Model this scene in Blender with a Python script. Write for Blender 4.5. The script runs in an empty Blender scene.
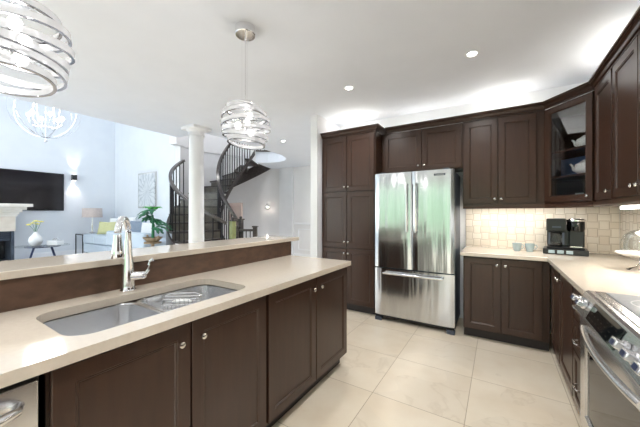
import bpy, bmesh, math, random
from mathutils import Matrix, Vector
random.seed(7)
PI = math.pi
S = bpy.context.scene
C = S.collection
def R(a): return math.radians(a)

# ------------------------------------------------------------ camera, world, exposure
TH = math.atan(178/284.4)
cd = bpy.data.cameras.new('camera'); cam = bpy.data.objects.new('camera', cd); C.objects.link(cam)
cd.sensor_width = 36; cd.lens = 284.4/640*36; cd.clip_start = .02
cam.location = (0, 0, 1.33); cam.rotation_euler = (R(90), 0, TH)
S.camera = cam
S.view_settings.view_transform = 'Standard'; S.view_settings.look = 'None'
S.view_settings.gamma = 1; S.view_settings.use_curve_mapping = False
S.view_settings.exposure = 0.74
S.cycles.use_denoising = True
S.cycles.max_bounces = 10; S.cycles.diffuse_bounces = 6; S.cycles.glossy_bounces = 5
S.cycles.transparent_max_bounces = 16; S.cycles.transmission_bounces = 6
S.cycles.caustics_reflective = False; S.cycles.caustics_refractive = False
S.cycles.sample_clamp_indirect = 6

W = bpy.data.worlds.new('sky'); S.world = W; W.use_nodes = True
wn = W.node_tree; wn.nodes.clear()
wo = wn.nodes.new('ShaderNodeOutputWorld'); bg = wn.nodes.new('ShaderNodeBackground')
tc = wn.nodes.new('ShaderNodeTexCoord'); sp = wn.nodes.new('ShaderNodeSeparateXYZ')
wn.links.new(tc.outputs['Generated'], sp.inputs[0])
rp = wn.nodes.new('ShaderNodeValToRGB')
rp.color_ramp.elements[0].position = .40; rp.color_ramp.elements[0].color = (.42, .47, .40, 1)
rp.color_ramp.elements[1].position = .62; rp.color_ramp.elements[1].color = (.86, .94, 1, 1)
e = rp.color_ramp.elements.new(.50); e.color = (.42, .62, .40, 1)
e = rp.color_ramp.elements.new(.56); e.color = (.62, .80, .62, 1)
ad = wn.nodes.new('ShaderNodeMath'); ad.operation = 'MULTIPLY_ADD'; ad.inputs[1].default_value = .5; ad.inputs[2].default_value = .5
nz = wn.nodes.new('ShaderNodeTexNoise'); nz.inputs['Scale'].default_value = 7
m2 = wn.nodes.new('ShaderNodeMath'); m2.operation = 'MULTIPLY_ADD'; m2.inputs[1].default_value = .22; m2.inputs[2].default_value = -.11
m3 = wn.nodes.new('ShaderNodeMath'); m3.operation = 'ADD'
wn.links.new(tc.outputs['Generated'], nz.inputs['Vector']); wn.links.new(nz.outputs[0], m2.inputs[0])
wn.links.new(sp.outputs[2], ad.inputs[0]); wn.links.new(ad.outputs[0], m3.inputs[0]); wn.links.new(m2.outputs[0], m3.inputs[1])
wn.links.new(m3.outputs[0], rp.inputs[0]); wn.links.new(rp.outputs[0], bg.inputs[0]); wn.links.new(bg.outputs[0], wo.inputs[0])
bg.inputs[1].default_value = 1.3

def area(name, loc, rot, sx, sy, power, col=(1, 1, 1), portal=False, shape='RECTANGLE', parent=None):
    l = bpy.data.lights.new(name, 'AREA'); l.shape = shape; l.size = sx; l.size_y = sy; l.energy = power; l.color = col
    o = bpy.data.objects.new(name, l); C.objects.link(o); o.location = loc; o.rotation_euler = rot
    if portal: l.cycles.is_portal = True
    if parent: o.parent = parent
    return o
def point(name, loc, power, col=(1, 1, 1), r=.03, parent=None, spot=None, rot=(0, 0, 0)):
    l = bpy.data.lights.new(name, 'SPOT' if spot else 'POINT'); l.energy = power; l.color = col; l.shadow_soft_size = r
    if spot: l.spot_size = R(spot); l.spot_blend = .6
    o = bpy.data.objects.new(name, l); C.objects.link(o); o.location = loc; o.rotation_euler = rot
    if parent: o.parent = parent
    return o
WARM = (1, .9, .76)
# daylight: windows in the wall behind the camera and in the great room (portals guide the sky light)
RWIN = [(-4.0, 0.6, 0.05, 2.35)]                       # kitchen patio doors, wall y=-3
GWIN = [(-11.2, -9.3, .5, 2.5), (-9.0, -7.1, .5, 2.5), (-6.8, -5.3, .5, 2.5), (-11.2, -9.3, 3.1, 5.1), (-9.0, -7.1, 3.1, 5.1), (-6.8, -5.3, 3.1, 5.1)]
for (x0, x1, z0, z1) in RWIN + GWIN:
    area('window_portal', ((x0+x1)/2, -3.0, (z0+z1)/2), (R(90), 0, PI), x1-x0, z1-z0, 1, portal=True)
# added area lamps outside, standing in for daylight through those windows
area('daylight_lamp_kitchen', (-1.7, -4.9, 4.0), (R(52), 0, 0), 5.0, 2.0, 900, (1, .98, .95))  # added lamp, raised above the doors out of the fridge's reflections
area('daylight_lamp_great_room', (-8.2, -3.35, 2.8), (R(90), 0, 0), 5.8, 4.4, 215, (.95, .975, 1))

# ------------------------------------------------------------ materials
def mat(name, col, rough=.5, metal=0, **k):
    m = bpy.data.materials.new(name); m.use_nodes = True
    b = m.node_tree.nodes['Principled BSDF']
    b.inputs['Base Color'].default_value = (*col, 1); b.inputs['Roughness'].default_value = rough; b.inputs['Metallic'].default_value = metal
    for q, v in k.items(): b.inputs[q.replace('_', ' ')].default_value = v
    return m
def N(m, t, **k):
    n = m.node_tree.nodes.new(t)
    for q, v in k.items(): setattr(n, q, v)
    return n
def L(m, a, b): m.node_tree.links.new(a, b)
def math_(m, op, a, b=None, c=None):
    n = N(m, 'ShaderNodeMath', operation=op)
    for i, v in enumerate((a, b, c)):
        if v is None: continue
        if isinstance(v, (int, float)): n.inputs[i].default_value = v
        else: L(m, v, n.inputs[i])
    return n.outputs[0]
def noisy(name, c1, c2, scale=8, rough=.5, metal=0, stretch=(1, 1, 1), detail=4, bump=0, lo=.35, hi=.65, rv=0, **k):
    m = mat(name, c1, rough, metal, **k); b = m.node_tree.nodes['Principled BSDF']
    t = N(m, 'ShaderNodeTexCoord'); mp = N(m, 'ShaderNodeMapping'); mp.inputs['Scale'].default_value = stretch
    L(m, t.outputs['Object'], mp.inputs[0])
    n = N(m, 'ShaderNodeTexNoise'); n.inputs['Scale'].default_value = scale; n.inputs['Detail'].default_value = detail
    L(m, mp.outputs[0], n.inputs['Vector'])
    r = N(m, 'ShaderNodeValToRGB'); r.color_ramp.elements[0].color = (*c1, 1); r.color_ramp.elements[1].color = (*c2, 1)
    r.color_ramp.elements[0].position = lo; r.color_ramp.elements[1].position = hi
    L(m, n.outputs[0], r.inputs[0]); L(m, r.outputs[0], b.inputs['Base Color'])
    if rv: L(m, math_(m, 'MULTIPLY_ADD', n.outputs[0], rv, rough-rv/2), b.inputs['Roughness'])
    if bump:
        bp = N(m, 'ShaderNodeBump'); bp.inputs['Strength'].default_value = bump; bp.inputs['Distance'].default_value = .01
        L(m, n.outputs[0], bp.inputs['Height']); L(m, bp.outputs[0], b.inputs['Normal'])
    return m
def emis(name, col, st):
    m = mat(name, col, .5); b = m.node_tree.nodes['Principled BSDF']
    b.inputs['Emission Color'].default_value = (*col, 1); b.inputs['Emission Strength'].default_value = st
    return m
def srgb(r, g, b):
    f = lambda c: (c/255/12.92) if c/255 <= .04045 else ((c/255+.055)/1.055)**2.4
    return (f(r), f(g), f(b))

M = {}
M['wall'] = noisy('white_wall_paint', srgb(232, 234, 238), srgb(236, 238, 242), 3, .6)
M['gwall'] = noisy('cool_wall_paint', srgb(226, 231, 238), srgb(229, 234, 240), 3, .6)
M['swall'] = noisy('stair_wall_paint', srgb(230, 230, 232), srgb(233, 233, 235), 3, .6)
M['ceil'] = noisy('ceiling_paint', srgb(229, 235, 246), srgb(231, 237, 248), 4, .8)
M['trim'] = noisy('trim_paint', srgb(236, 238, 242), srgb(240, 242, 245), 3, .35)
M['wood'] = noisy('espresso_wood', srgb(55, 35, 25), srgb(61, 40, 29), 5, .32, stretch=(9, 9, .8), detail=4, rv=.04, Specular_IOR_Level=.4, Coat_Weight=.2, Coat_Roughness=.2)
M['wood2'] = noisy('stained_panel_wood', srgb(72, 52, 40), srgb(90, 66, 51), 14, .4, stretch=(1, 1, 2), detail=6)
M['toe'] = noisy('toe_kick_black', srgb(34, 27, 26), srgb(42, 34, 32), 6, .5)
M['quartz'] = noisy('beige_quartz', srgb(206, 195, 181), srgb(210, 200, 186), 60, .08, detail=3, lo=.3, hi=.7)
M['steel'] = noisy('brushed_steel', (.74, .74, .75), (.75, .75, .76), 3, .25, 1, detail=0)
M['fridge'] = noisy('fridge_steel', (.56, .575, .60), (.66, .675, .70), 2.2, .15, 1, stretch=(4.5, 4.5, .3), detail=2, bump=.6, rv=.05)
M['sinksteel'] = noisy('sink_steel', (.8, .81, .83), (.82, .83, .85), 12, .25, 1, stretch=(1, 8, 1))
M['silver'] = mat('silver_plastic', (.7, .71, .74), .22, .75)
M['rim'] = mat('smoked_chrome', (.32, .32, .34), .15, 1)
M['chrome'] = mat('chrome', (.82, .82, .84), .08, 1)
M['nickel'] = mat('nickel', (.72, .7, .68), .18, 1)
M['black'] = noisy('black_plastic', srgb(22, 22, 24), srgb(28, 28, 30), 10, .3)
M['gloss'] = mat('black_glass', srgb(14, 14, 16), .05)
M['dark'] = noisy('dark_stair_wood', srgb(54, 48, 48), srgb(78, 70, 68), 6, .28, stretch=(1, 6, 6))
M['riser'] = noisy('lighter_riser_wood', srgb(84, 79, 74), srgb(112, 107, 98), 5, .3)  # lighter than the treads
M['iron'] = mat('black_iron', srgb(38, 36, 40), .4, .6)
M['white'] = noisy('white_ceramic', srgb(238, 238, 238), srgb(243, 243, 243), 5, .2)
M['cup'] = noisy('blue_grey_ceramic', srgb(158, 176, 182), srgb(170, 187, 193), 8, .25)
M['sofa'] = noisy('pale_blue_fabric', srgb(192, 204, 216), srgb(202, 213, 224), 60, .9, bump=.1)
M['pillow_y'] = noisy('mustard_pale_fabric', srgb(196, 196, 146), srgb(210, 208, 162), 40, .9)
M['pillow_w'] = noisy('white_fabric', srgb(232, 234, 236), srgb(242, 243, 244), 40, .9)
M['pillow_g'] = noisy('grey_fabric', srgb(128, 142, 160), srgb(150, 162, 178), 40, .9)
M['navy'] = mat('navy_metal', srgb(36, 48, 84), .4, .3)
M['stone'] = noisy('cream_mantel_stone', srgb(232, 226, 216), srgb(240, 235, 228), 6, .5)
M['frieze'] = noisy('beige_mantel_panel', srgb(218, 207, 194), srgb(226, 216, 204), 6, .5)
M['grey'] = noisy('firebox_grey', srgb(70, 78, 92), srgb(84, 92, 104), 6, .4, .3)
M['leaf'] = noisy('plant_green', srgb(24, 84, 62), srgb(40, 128, 78), 5, .5)
M['leaf2'] = noisy('bright_leaf', srgb(60, 160, 60), srgb(90, 200, 80), 5, .5)
M['trunk'] = noisy('plant_trunk', srgb(140, 120, 96), srgb(176, 156, 130), 12, .8)
M['shade'] = noisy('taupe_lampshade', srgb(204, 190, 184), srgb(214, 200, 194), 20, .8)
M['yellow'] = mat('yellow_petals', srgb(236, 226, 120), .6)
M['gfloor'] = noisy('pale_carpet', srgb(224, 226, 228), srgb(236, 238, 240), 30, .9)
M['bulb'] = emis('lit_bulb', (1, .97, .92), 3)
M['can'] = emis('lit_downlight', (1, .96, .9), 12)
M['strip'] = emis('lit_strip', (1, .95, .86), 9)
M['pink'] = noisy('pinkish_door_paint', srgb(196, 172, 164), srgb(206, 184, 176), 5, .5)
M['olive'] = noisy('olive_glass', srgb(126, 132, 84), srgb(150, 158, 110), 5, .2)
M['screen'] = mat('tv_screen', srgb(30, 26, 28), .12)
M['bluebox'] = mat('blue_card', srgb(92, 124, 176), .5)

def glass(name, tint=(1, 1, 1), refl=.12, rough=.02):
    m = bpy.data.materials.new(name); m.use_nodes = True; nt = m.node_tree; nt.nodes.clear()
    o = nt.nodes.new('ShaderNodeOutputMaterial'); mx = nt.nodes.new('ShaderNodeMixShader')
    t = nt.nodes.new('ShaderNodeBsdfTransparent'); g = nt.nodes.new('ShaderNodeBsdfGlossy')
    t.inputs[0].default_value = (*tint, 1); g.inputs['Roughness'].default_value = rough
    lw = nt.nodes.new('ShaderNodeLayerWeight'); lw.inputs[0].default_value = .35
    ma = nt.nodes.new('ShaderNodeMath'); ma.operation = 'MULTIPLY_ADD'; ma.inputs[1].default_value = .35; ma.inputs[2].default_value = refl
    nt.links.new(lw.outputs['Fresnel'], ma.inputs[0]); nt.links.new(ma.outputs[0], mx.inputs[0])
    nt.links.new(t.outputs[0], mx.inputs[1]); nt.links.new(g.outputs[0], mx.inputs[2]); nt.links.new(mx.outputs[0], o.inputs[0])
    return m
M['glass'] = glass('clear_glass', (.97, .98, .98), .015)
def band_mat():
    m = glass('frosted_white_glass_band', (.97, .98, .99), .06, .1); nt = m.node_tree
    mx = [n for n in nt.nodes if n.type == 'MIX_SHADER'][0]; o = [n for n in nt.nodes if n.type == 'OUTPUT_MATERIAL'][0]
    m2 = nt.nodes.new('ShaderNodeMixShader'); m2.inputs[0].default_value = .36
    a = nt.nodes.new('ShaderNodeAddShader'); d = nt.nodes.new('ShaderNodeBsdfDiffuse'); tl = nt.nodes.new('ShaderNodeBsdfTranslucent')
    d.inputs[0].default_value = (.5, .5, .51, 1); tl.inputs[0].default_value = (.3, .3, .31, 1)
    nt.links.new(d.outputs[0], a.inputs[0]); nt.links.new(tl.outputs[0], a.inputs[1]); nt.links.new(mx.outputs[0], m2.inputs[1]); nt.links.new(a.outputs[0], m2.inputs[2]); nt.links.new(m2.outputs[0], o.inputs[0])
    return m
M['band'] = band_mat()

# tiled floor: 0.61 x 0.60 m polished marble tiles
def floor_mat():
    m = mat('cream_marble_tile', srgb(226, 213, 194), .13); b = m.node_tree.nodes['Principled BSDF']
    t = N(m, 'ShaderNodeTexCoord'); s = N(m, 'ShaderNodeSeparateXYZ'); L(m, t.outputs['Object'], s.inputs[0])
    x = math_(m, 'MULTIPLY_ADD', s.outputs[0], 1/.61, .79/.61+20); y = math_(m, 'MULTIPLY_ADD', s.outputs[1], 1/.603, 20-2.0/.603)
    fx = math_(m, 'FRACT', x); fy = math_(m, 'FRACT', y)
    dx = math_(m, 'MINIMUM', fx, math_(m, 'SUBTRACT', 1, fx)); dy = math_(m, 'MINIMUM', fy, math_(m, 'SUBTRACT', 1, fy))
    g = math_(m, 'LESS_THAN', math_(m, 'MINIMUM', dx, dy), .0042)
    cb = N(m, 'ShaderNodeCombineXYZ'); L(m, math_(m, 'FLOOR', x), cb.inputs[0]); L(m, math_(m, 'FLOOR', y), cb.inputs[1])
    wn_ = N(m, 'ShaderNodeTexWhiteNoise'); L(m, cb.outputs[0], wn_.inputs['Vector'])
    off = N(m, 'ShaderNodeVectorMath', operation='MULTIPLY_ADD'); L(m, wn_.outputs['Color'], off.inputs[0]); off.inputs[1].default_value = (9, 9, 9); L(m, t.outputs['Object'], off.inputs[2])
    n1 = N(m, 'ShaderNodeTexNoise'); n1.inputs['Scale'].default_value = 1.7; n1.inputs['Detail'].default_value = 6; n1.inputs['Distortion'].default_value = 1.2; L(m, off.outputs[0], n1.inputs['Vector'])
    v = math_(m, 'ABSOLUTE', math_(m, 'SUBTRACT', n1.outputs[0], .5))
    vr = N(m, 'ShaderNodeValToRGB'); vr.color_ramp.elements[0].color = (*srgb(192, 176, 152), 1); vr.color_ramp.elements[1].color = (*srgb(223, 211, 192), 1)
    vr.color_ramp.elements[0].position = 0; vr.color_ramp.elements[1].position = .022; L(m, v, vr.inputs[0])
    n2 = N(m, 'ShaderNodeTexNoise'); n2.inputs['Scale'].default_value = 3.2; n2.inputs['Detail'].default_value = 5; L(m, off.outputs[0], n2.inputs['Vector'])
    cr = N(m, 'ShaderNodeValToRGB'); cr.color_ramp.elements[0].color = (*srgb(228, 213, 190), 1); cr.color_ramp.elements[1].color = (*srgb(237, 225, 205), 1)
    cr.color_ramp.elements[0].position = .3; cr.color_ramp.elements[1].position = .62; L(m, n2.outputs[0], cr.inputs[0])
    mk = N(m, 'ShaderNodeTexNoise'); mk.inputs['Scale'].default_value = 1.1; L(m, off.outputs[0], mk.inputs['Vector'])
    fac = math_(m, 'MULTIPLY', math_(m, 'GREATER_THAN', mk.outputs[0], .52), .26)
    mx = N(m, 'ShaderNodeMix', data_type='RGBA'); L(m, fac, mx.inputs['Factor']); L(m, cr.outputs[0], mx.inputs['A'])
    L(m, vr.outputs[0], mx.inputs['B'])
    gm = N(m, 'ShaderNodeMix', data_type='RGBA'); L(m, g, gm.inputs['Factor']); L(m, mx.outputs['Result'], gm.inputs['A']); gm.inputs['B'].default_value = (*srgb(176, 158, 132), 1)
    L(m, gm.outputs['Result'], b.inputs['Base Color'])
    L(m, math_(m, 'MULTIPLY_ADD', g, .4, .13), b.inputs['Roughness'])
    return m
M['tile'] = floor_mat()
def splash_mat(ax):
    m = mat('basket_weave_tile_%s' % ax, srgb(226, 218, 203), .25); b = m.node_tree.nodes['Principled BSDF']
    t = N(m, 'ShaderNodeTexCoord'); s = N(m, 'ShaderNodeSeparateXYZ'); L(m, t.outputs['Object'], s.inputs[0])
    x = math_(m, 'MULTIPLY_ADD', s.outputs[0 if ax == 'x' else 1], 1/.088, 40); y = math_(m, 'MULTIPLY_ADD', s.outputs[2], 1/.078, 40)
    sy = math_(m, 'SIGN', math_(m, 'SINE', math_(m, 'MULTIPLY', y, PI))); sx = math_(m, 'SIGN', math_(m, 'SINE', math_(m, 'MULTIPLY', x, PI)))
    x2 = math_(m, 'ADD', x, math_(m, 'MULTIPLY', math_(m, 'MULTIPLY', math_(m, 'COSINE', math_(m, 'MULTIPLY', x, PI)), sy), .075))
    y2 = math_(m, 'SUBTRACT', y, math_(m, 'MULTIPLY', math_(m, 'MULTIPLY', math_(m, 'COSINE', math_(m, 'MULTIPLY', y, PI)), sx), .075))
    fx = math_(m, 'FRACT', x2); fy = math_(m, 'FRACT', y2)
    dx = math_(m, 'MINIMUM', fx, math_(m, 'SUBTRACT', 1, fx)); dy = math_(m, 'MINIMUM', fy, math_(m, 'SUBTRACT', 1, fy))
    d = math_(m, 'MINIMUM', dx, dy)
    g = math_(m, 'LESS_THAN', d, .028)
    cb = N(m, 'ShaderNodeCombineXYZ'); L(m, math_(m, 'FLOOR', x2), cb.inputs[0]); L(m, math_(m, 'FLOOR', y2), cb.inputs[1])
    wn_ = N(m, 'ShaderNodeTexWhiteNoise'); L(m, cb.outputs[0], wn_.inputs['Vector'])
    cr = N(m, 'ShaderNodeValToRGB'); cr.color_ramp.elements[0].color = (*srgb(222, 212, 197), 1); cr.color_ramp.elements[1].color = (*srgb(233, 226, 214), 1)
    L(m, wn_.outputs['Value'], cr.inputs[0])
    gm = N(m, 'ShaderNodeMix', data_type='RGBA'); L(m, g, gm.inputs['Factor']); L(m, cr.outputs[0], gm.inputs['A']); gm.inputs['B'].default_value = (*srgb(178, 164, 146), 1)
    L(m, gm.outputs['Result'], b.inputs['Base Color'])
    mr = math_(m, 'MINIMUM', d, .15)
    bp = N(m, 'ShaderNodeBump'); bp.inputs['Strength'].default_value = .5; bp.inputs['Distance'].default_value = .02; L(m, mr, bp.inputs['Height']); L(m, bp.outputs[0], b.inputs['Normal'])
    return m

# ------------------------------------------------------------ mesh helpers
class MB:
    def __init__(s): s.bm = bmesh.new()
    def box(s, x0, y0, z0, x1, y1, z1, mtx=None):
        g = bmesh.ops.create_cube(s.bm, size=1)
        for v in g['verts']:
            v.co = Vector(((x0+x1)/2+v.co.x*(x1-x0), (y0+y1)/2+v.co.y*(y1-y0), (z0+z1)/2+v.co.z*(z1-z0)))
            if mtx: v.co = mtx @ v.co
        return s
    def cyl(s, p0, p1, r0, r1=None, n=16):
        p0 = Vector(p0); p1 = Vector(p1); d = p1-p0; r1 = r0 if r1 is None else r1
        q = d.to_track_quat('Z', 'Y').to_matrix().to_4x4()
        bmesh.ops.create_cone(s.bm, cap_ends=True, segments=n, radius1=r0, radius2=r1, depth=d.length, matrix=Matrix.Translation((p0+p1)/2) @ q)
        return s
    def sphere(s, c, r, sc=(1, 1, 1), n=16):
        bmesh.ops.create_uvsphere(s.bm, u_segments=n, v_segments=max(6, n//2), radius=r, matrix=Matrix.Translation(c) @ Matrix.Diagonal((*sc, 1)))
        return s
    def lathe(s, prof, c=(0, 0, 0), n=32, mtx=None, closed=False):
        rows = []
        for r, z in prof:
            row = []
            for i in range(n):
                a = 2*PI*i/n; v = Vector((r*math.cos(a), r*math.sin(a), z))
                if mtx: v = mtx @ v
                row.append(s.bm.verts.new(v+Vector(c)))
            rows.append(row)
        k = len(rows)
        for j in range(k if closed else k-1):
            A, B = rows[j], rows[(j+1) % k]
            for i in range(n): s.bm.faces.new((A[i], A[(i+1) % n], B[(i+1) % n], B[i]))
        if not closed:
            if prof[0][0] > 1e-5: s.bm.faces.new(rows[0][::-1])
            if prof[-1][0] > 1e-5: s.bm.faces.new(rows[-1])
        return s
    def tube(s, pts, r, n=10, sq=None):
        pts = [Vector(p) for p in pts]; rows = []
        rr = r if isinstance(r, (list, tuple)) else [r]*len(pts)
        for i, p in enumerate(pts):
            d = (pts[min(i+1, len(pts)-1)]-pts[max(i-1, 0)]).normalized()
            up = Vector((0, 0, 1)) if abs(d.z) < .97 else Vector((1, 0, 0))
            a = d.cross(up).normalized(); b = a.cross(d).normalized()
            if sq: prof = [(-sq[0], -sq[1]), (sq[0], -sq[1]), (sq[0], sq[1]), (-sq[0], sq[1])]
            else: prof = [(rr[i]*math.cos(2*PI*k/n), rr[i]*math.sin(2*PI*k/n)) for k in range(n)]
            rows.append([s.bm.verts.new(p+a*u+b*w) for u, w in prof])
        m = len(rows[0])
        for A, B in zip(rows, rows[1:]):
            for k in range(m): s.bm.faces.new((A[k], A[(k+1) % m], B[(k+1) % m], B[k]))
        s.bm.faces.new(rows[0][::-1]); s.bm.faces.new(rows[-1])
        return s
    def prism(s, poly, z0, z1, mtx=None):
        f = lambda v: (mtx @ Vector(v)) if mtx else Vector(v)
        lo = [s.bm.verts.new(f((x, y, z0))) for x, y in poly]; hi = [s.bm.verts.new(f((x, y, z1))) for x, y in poly]
        n = len(poly)
        for i in range(n): s.bm.faces.new((lo[i], lo[(i+1) % n], hi[(i+1) % n], hi[i]))
        s.bm.faces.new(lo[::-1]); s.bm.faces.new(hi)
        return s
    def sweep(s, path, prof, closed=False):
        """path: list of (x,y); prof: list of (outward offset, z); outward = right hand side of path direction"""
        n = len(path); rows = []
        for i in range(n):
            p = Vector(path[i])
            d0 = (p-Vector(path[i-1])).normalized() if i > 0 else None
            d1 = (Vector(path[i+1])-p).normalized() if i < n-1 else None
            if d0 is None: d0 = d1
            if d1 is None: d1 = d0
            n0 = Vector((d0.y, -d0.x)); n1 = Vector((d1.y, -d1.x)); b = (n0+n1).normalized(); k = 1/max(.3, b.dot(n0))
            rows.append([s.bm.verts.new((p.x+b.x*o*k, p.y+b.y*o*k, z)) for o, z in prof])
        m = len(prof)
        for A, B in zip(rows, rows[1:]):
            for k in range(m): s.bm.faces.new((A[k], A[(k+1) % m], B[(k+1) % m], B[k]))
        s.bm.faces.new(rows[0][::-1]); s.bm.faces.new(rows[-1])
        return s
    def door(s, x0, x1, z0, z1, y, fr=.056, th=.02, glass=False):
        """framed door facing -Y with front plane y, recessed centre panel with a bead"""
        w = x1-x0; h = z1-z0; fr = min(fr, w*.3, h*.3)
        rings = [(0, th), (0, .002), (.002, 0), (fr, 0), (fr+.003, .003), (fr+.008, .003), (fr+.012, .009)]
        rows = []
        for i, d in rings:
            rows.append([s.bm.verts.new((a, y+d, b)) for a, b in ((x0+i, z0+i), (x1-i, z0+i), (x1-i, z1-i), (x0+i, z1-i))])
        if glass: rows.append([s.bm.verts.new((v.co.x, y+th, v.co.z)) for v in rows[-1]])
        for A, B in zip(rows, rows[1:]):
            for k in range(4): s.bm.faces.new((A[k], A[(k+1) % 4], B[(k+1) % 4], B[k]))
        if glass:
            A, B = rows[-1], rows[0]
            for k in range(4): s.bm.faces.new((A[k], A[(k+1) % 4], B[(k+1) % 4], B[k]))
        else:
            s.bm.faces.new(rows[-1]); s.bm.faces.new(rows[0][::-1])
        return s
    def build(s, name, m, parent=None, bevel=0, smooth=False, loc=None, rot=None):
        bmesh.ops.recalc_face_normals(s.bm, faces=s.bm.faces[:])
        me = bpy.data.meshes.new(name); s.bm.to_mesh(me); s.bm.free()
        if smooth:
            me.polygons.foreach_set('use_smooth', [True]*len(me.polygons))
            me.set_sharp_from_angle(angle=R(38))
        me.materials.append(m)
        o = bpy.data.objects.new(name, me); C.objects.link(o)
        if parent: o.parent = parent
        if loc: o.location = loc
        if rot: o.rotation_euler = rot
        if bevel:
            b = o.modifiers.new('edge', 'BEVEL'); b.width = bevel; b.segments = 2; b.limit_method = 'ANGLE'
        return o
def tag(o, label, cat, group=None, kind=None):
    o['label'] = label; o['category'] = cat
    if group: o['group'] = group
    if kind: o['kind'] = kind
    return o
def thing(name, label, cat, loc=(0, 0, 0), rz=0, group=None):
    o = bpy.data.objects.new(name, None); C.objects.link(o); o.empty_display_size = .05
    o.location = loc; o.rotation_euler = (0, 0, rz)
    return tag(o, label, cat, group)
def struct(name, mb, m, label=None, cat=None, **k):
    o = mb.build(name, m, **k); o['kind'] = 'structure'
    o['label'] = label or name.replace('_', ' '); o['category'] = cat or name.split('_')[0]
    return o
def copy_tree(o, parent=None):
    c = o.copy(); C.objects.link(c); c.parent = parent
    for ch in list(o.children): copy_tree(ch, c)
    return c

# ------------------------------------------------------------ setting
CH = 2.72; UH = 5.6
XW = 1.05; YB = 4.035
YF = 6.84; XG = -11.8; YG = 4.81
struct('floor', MB().box(-4.95, -3, -.1, XW, YF, 0), M['tile'], 'cream marble tiled kitchen floor', 'floor')
struct('floor_great_room', MB().box(XG, -3, -.1, -4.95, YF, 0), M['gfloor'], 'pale floor of the living room beyond the bar', 'floor')
struct('wall_back', MB().box(-2.15, YB, 0, XW, YB+.12, CH), M['wall'], 'white kitchen wall behind the fridge and wall cabinets', 'wall')
struct('wall_right', MB().box(XW, -3, 0, XW+.12, YF, UH), M['wall'], 'white kitchen wall along the range side', 'wall')
struct('wall_pantry_end', MB().box(-2.262, 3.36, 0, -2.15, YF, CH), M['wall'], 'white wall end standing beside the pantry cupboard', 'wall')
hole = [(-4.95, -3.0), (XW, -3.0), (XW, YF), (-5.98, YF), (-5.98, 6.68), (-5.62, 5.66), (-5.35, 5.86), (-5.05, 5.93), (-4.75, 5.84), (-4.52, 5.62), (-4.38, 5.3), (-4.32, 4.9), (-4.30, 4.5), (-4.30, 3.04), (-4.95, 3.04)]
struct('ceiling', MB().prism(hole, CH, 3.02), M['ceil'], 'flat white kitchen ceiling with stair opening', 'ceiling')
struct('ceiling_upper', MB().box(XG-.1, -3.1, UH, XW+.12, YF+.1, UH+.1), M['ceil'], 'high ceiling over the living room and stair', 'ceiling')
struct('wall_over_kitchen', MB().box(-4.95, -3, 3.02, -4.85, 3.04, UH), M['gwall'], 'upper wall above the kitchen ceiling edge', 'wall')
struct('wall_great_room_tv', MB().box(XG-.12, -3, 0, XG, YG+.12, UH), M['gwall'], 'pale blue white living room wall with the television', 'wall')
struct('wall_great_room_art', MB().box(XG, YG, 0, -7.12, YG+.12, UH), M['gwall'], 'pale blue white living room wall with the picture', 'wall')
# stair centre and curved wall
SX, SY, RI, RO = -5.40, 5.06, .60, 1.70
def sp_(r, a, z=0): return (SX+r*math.cos(R(a)), SY+r*math.sin(R(a)), z)
def arc_wall(a0, a1, r0, r1, z0, z1):
    n = 40; mb = MB(); poly = []
    for i in range(n+1):
        a = a0+(a1-a0)*i/n; poly.append(sp_(r0, a)[:2])
    for i in range(n, -1, -1):
        a = a0+(a1-a0)*i/n; poly.append(sp_(r1, a)[:2])
    return mb.prism(poly, z0, z1)
struct('wall_stair_curve', arc_wall(-157, -266, 1.78, 1.93, 0, 3.10), M['swall'], 'grey curved wall wrapped around the staircase', 'wall', smooth=True)
struct('wall_stair_upper', arc_wall(-150.5, -266, 1.76, 1.95, 3.10, UH), M['swall'], 'grey curved upper storey wall above the staircase', 'wall', smooth=True)
struct('wall_hall_far', MB().box(-8.0, YF, 0, XW, YF+.1, UH), M['swall'], 'pale far wall of the stair hall', 'wall')
struct('wall_hall_step', MB().box(-5.72, YF-.07, 0, -5.2, YF-.001, CH), M['wall'], 'slightly projecting pale wall panel beside the sconce', 'wall')
# rear wall with patio doors and great room windows
def rear_wall(name, x0, x1, z0, z1, wins, m, label):
    mb = MB(); xs = sorted({x0, x1, *[w[0] for w in wins], *[w[1] for w in wins]}); zs = sorted({z0, z1, *[w[2] for w in wins], *[w[3] for w in wins]})
    for a, b in zip(xs, xs[1:]):
        for c, d in zip(zs, zs[1:]):
            cx, cz = (a+b)/2, (c+d)/2
            if not any(w[0] < cx < w[1] and w[2] < cz < w[3] for w in wins): mb.box(a, -3.12, c, b, -3.0, d)
    return struct(name, mb, m, label, 'wall')
rear_wall('wall_rear_kitchen', -4.95, XW+.12, 0, UH, RWIN, M['wall'], 'kitchen wall behind the camera with patio doors')
rear_wall('wall_rear_great_room', XG, -4.95, 0, UH, GWIN, M['gwall'], 'living room wall with tall windows')
def window(n, x0, x1, z0, z1, nx):
    fr = MB()
    for i in range(nx+1):
        x = x0+(x1-x0)*i/nx; fr.box(max(x0, x-.045), -3.09, z0, min(x1, x+.045), -3.03, z1)
    fr.box(x0, -3.09, z0, x1, -3.03, z0+.08); fr.box(x0, -3.09, z1-.08, x1, -3.03, z1)
    o = struct('window_%d' % n, fr, M['trim'], 'white framed window number %d behind the camera' % n, 'window')
    g = MB().box(x0, -3.065, z0, x1, -3.058, z1).build('window_pane', M['glass'], o)
k = 1
for w in RWIN: window(k, *w, 3); k += 1
for w in GWIN: window(k, *w, 2); k += 1
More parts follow.
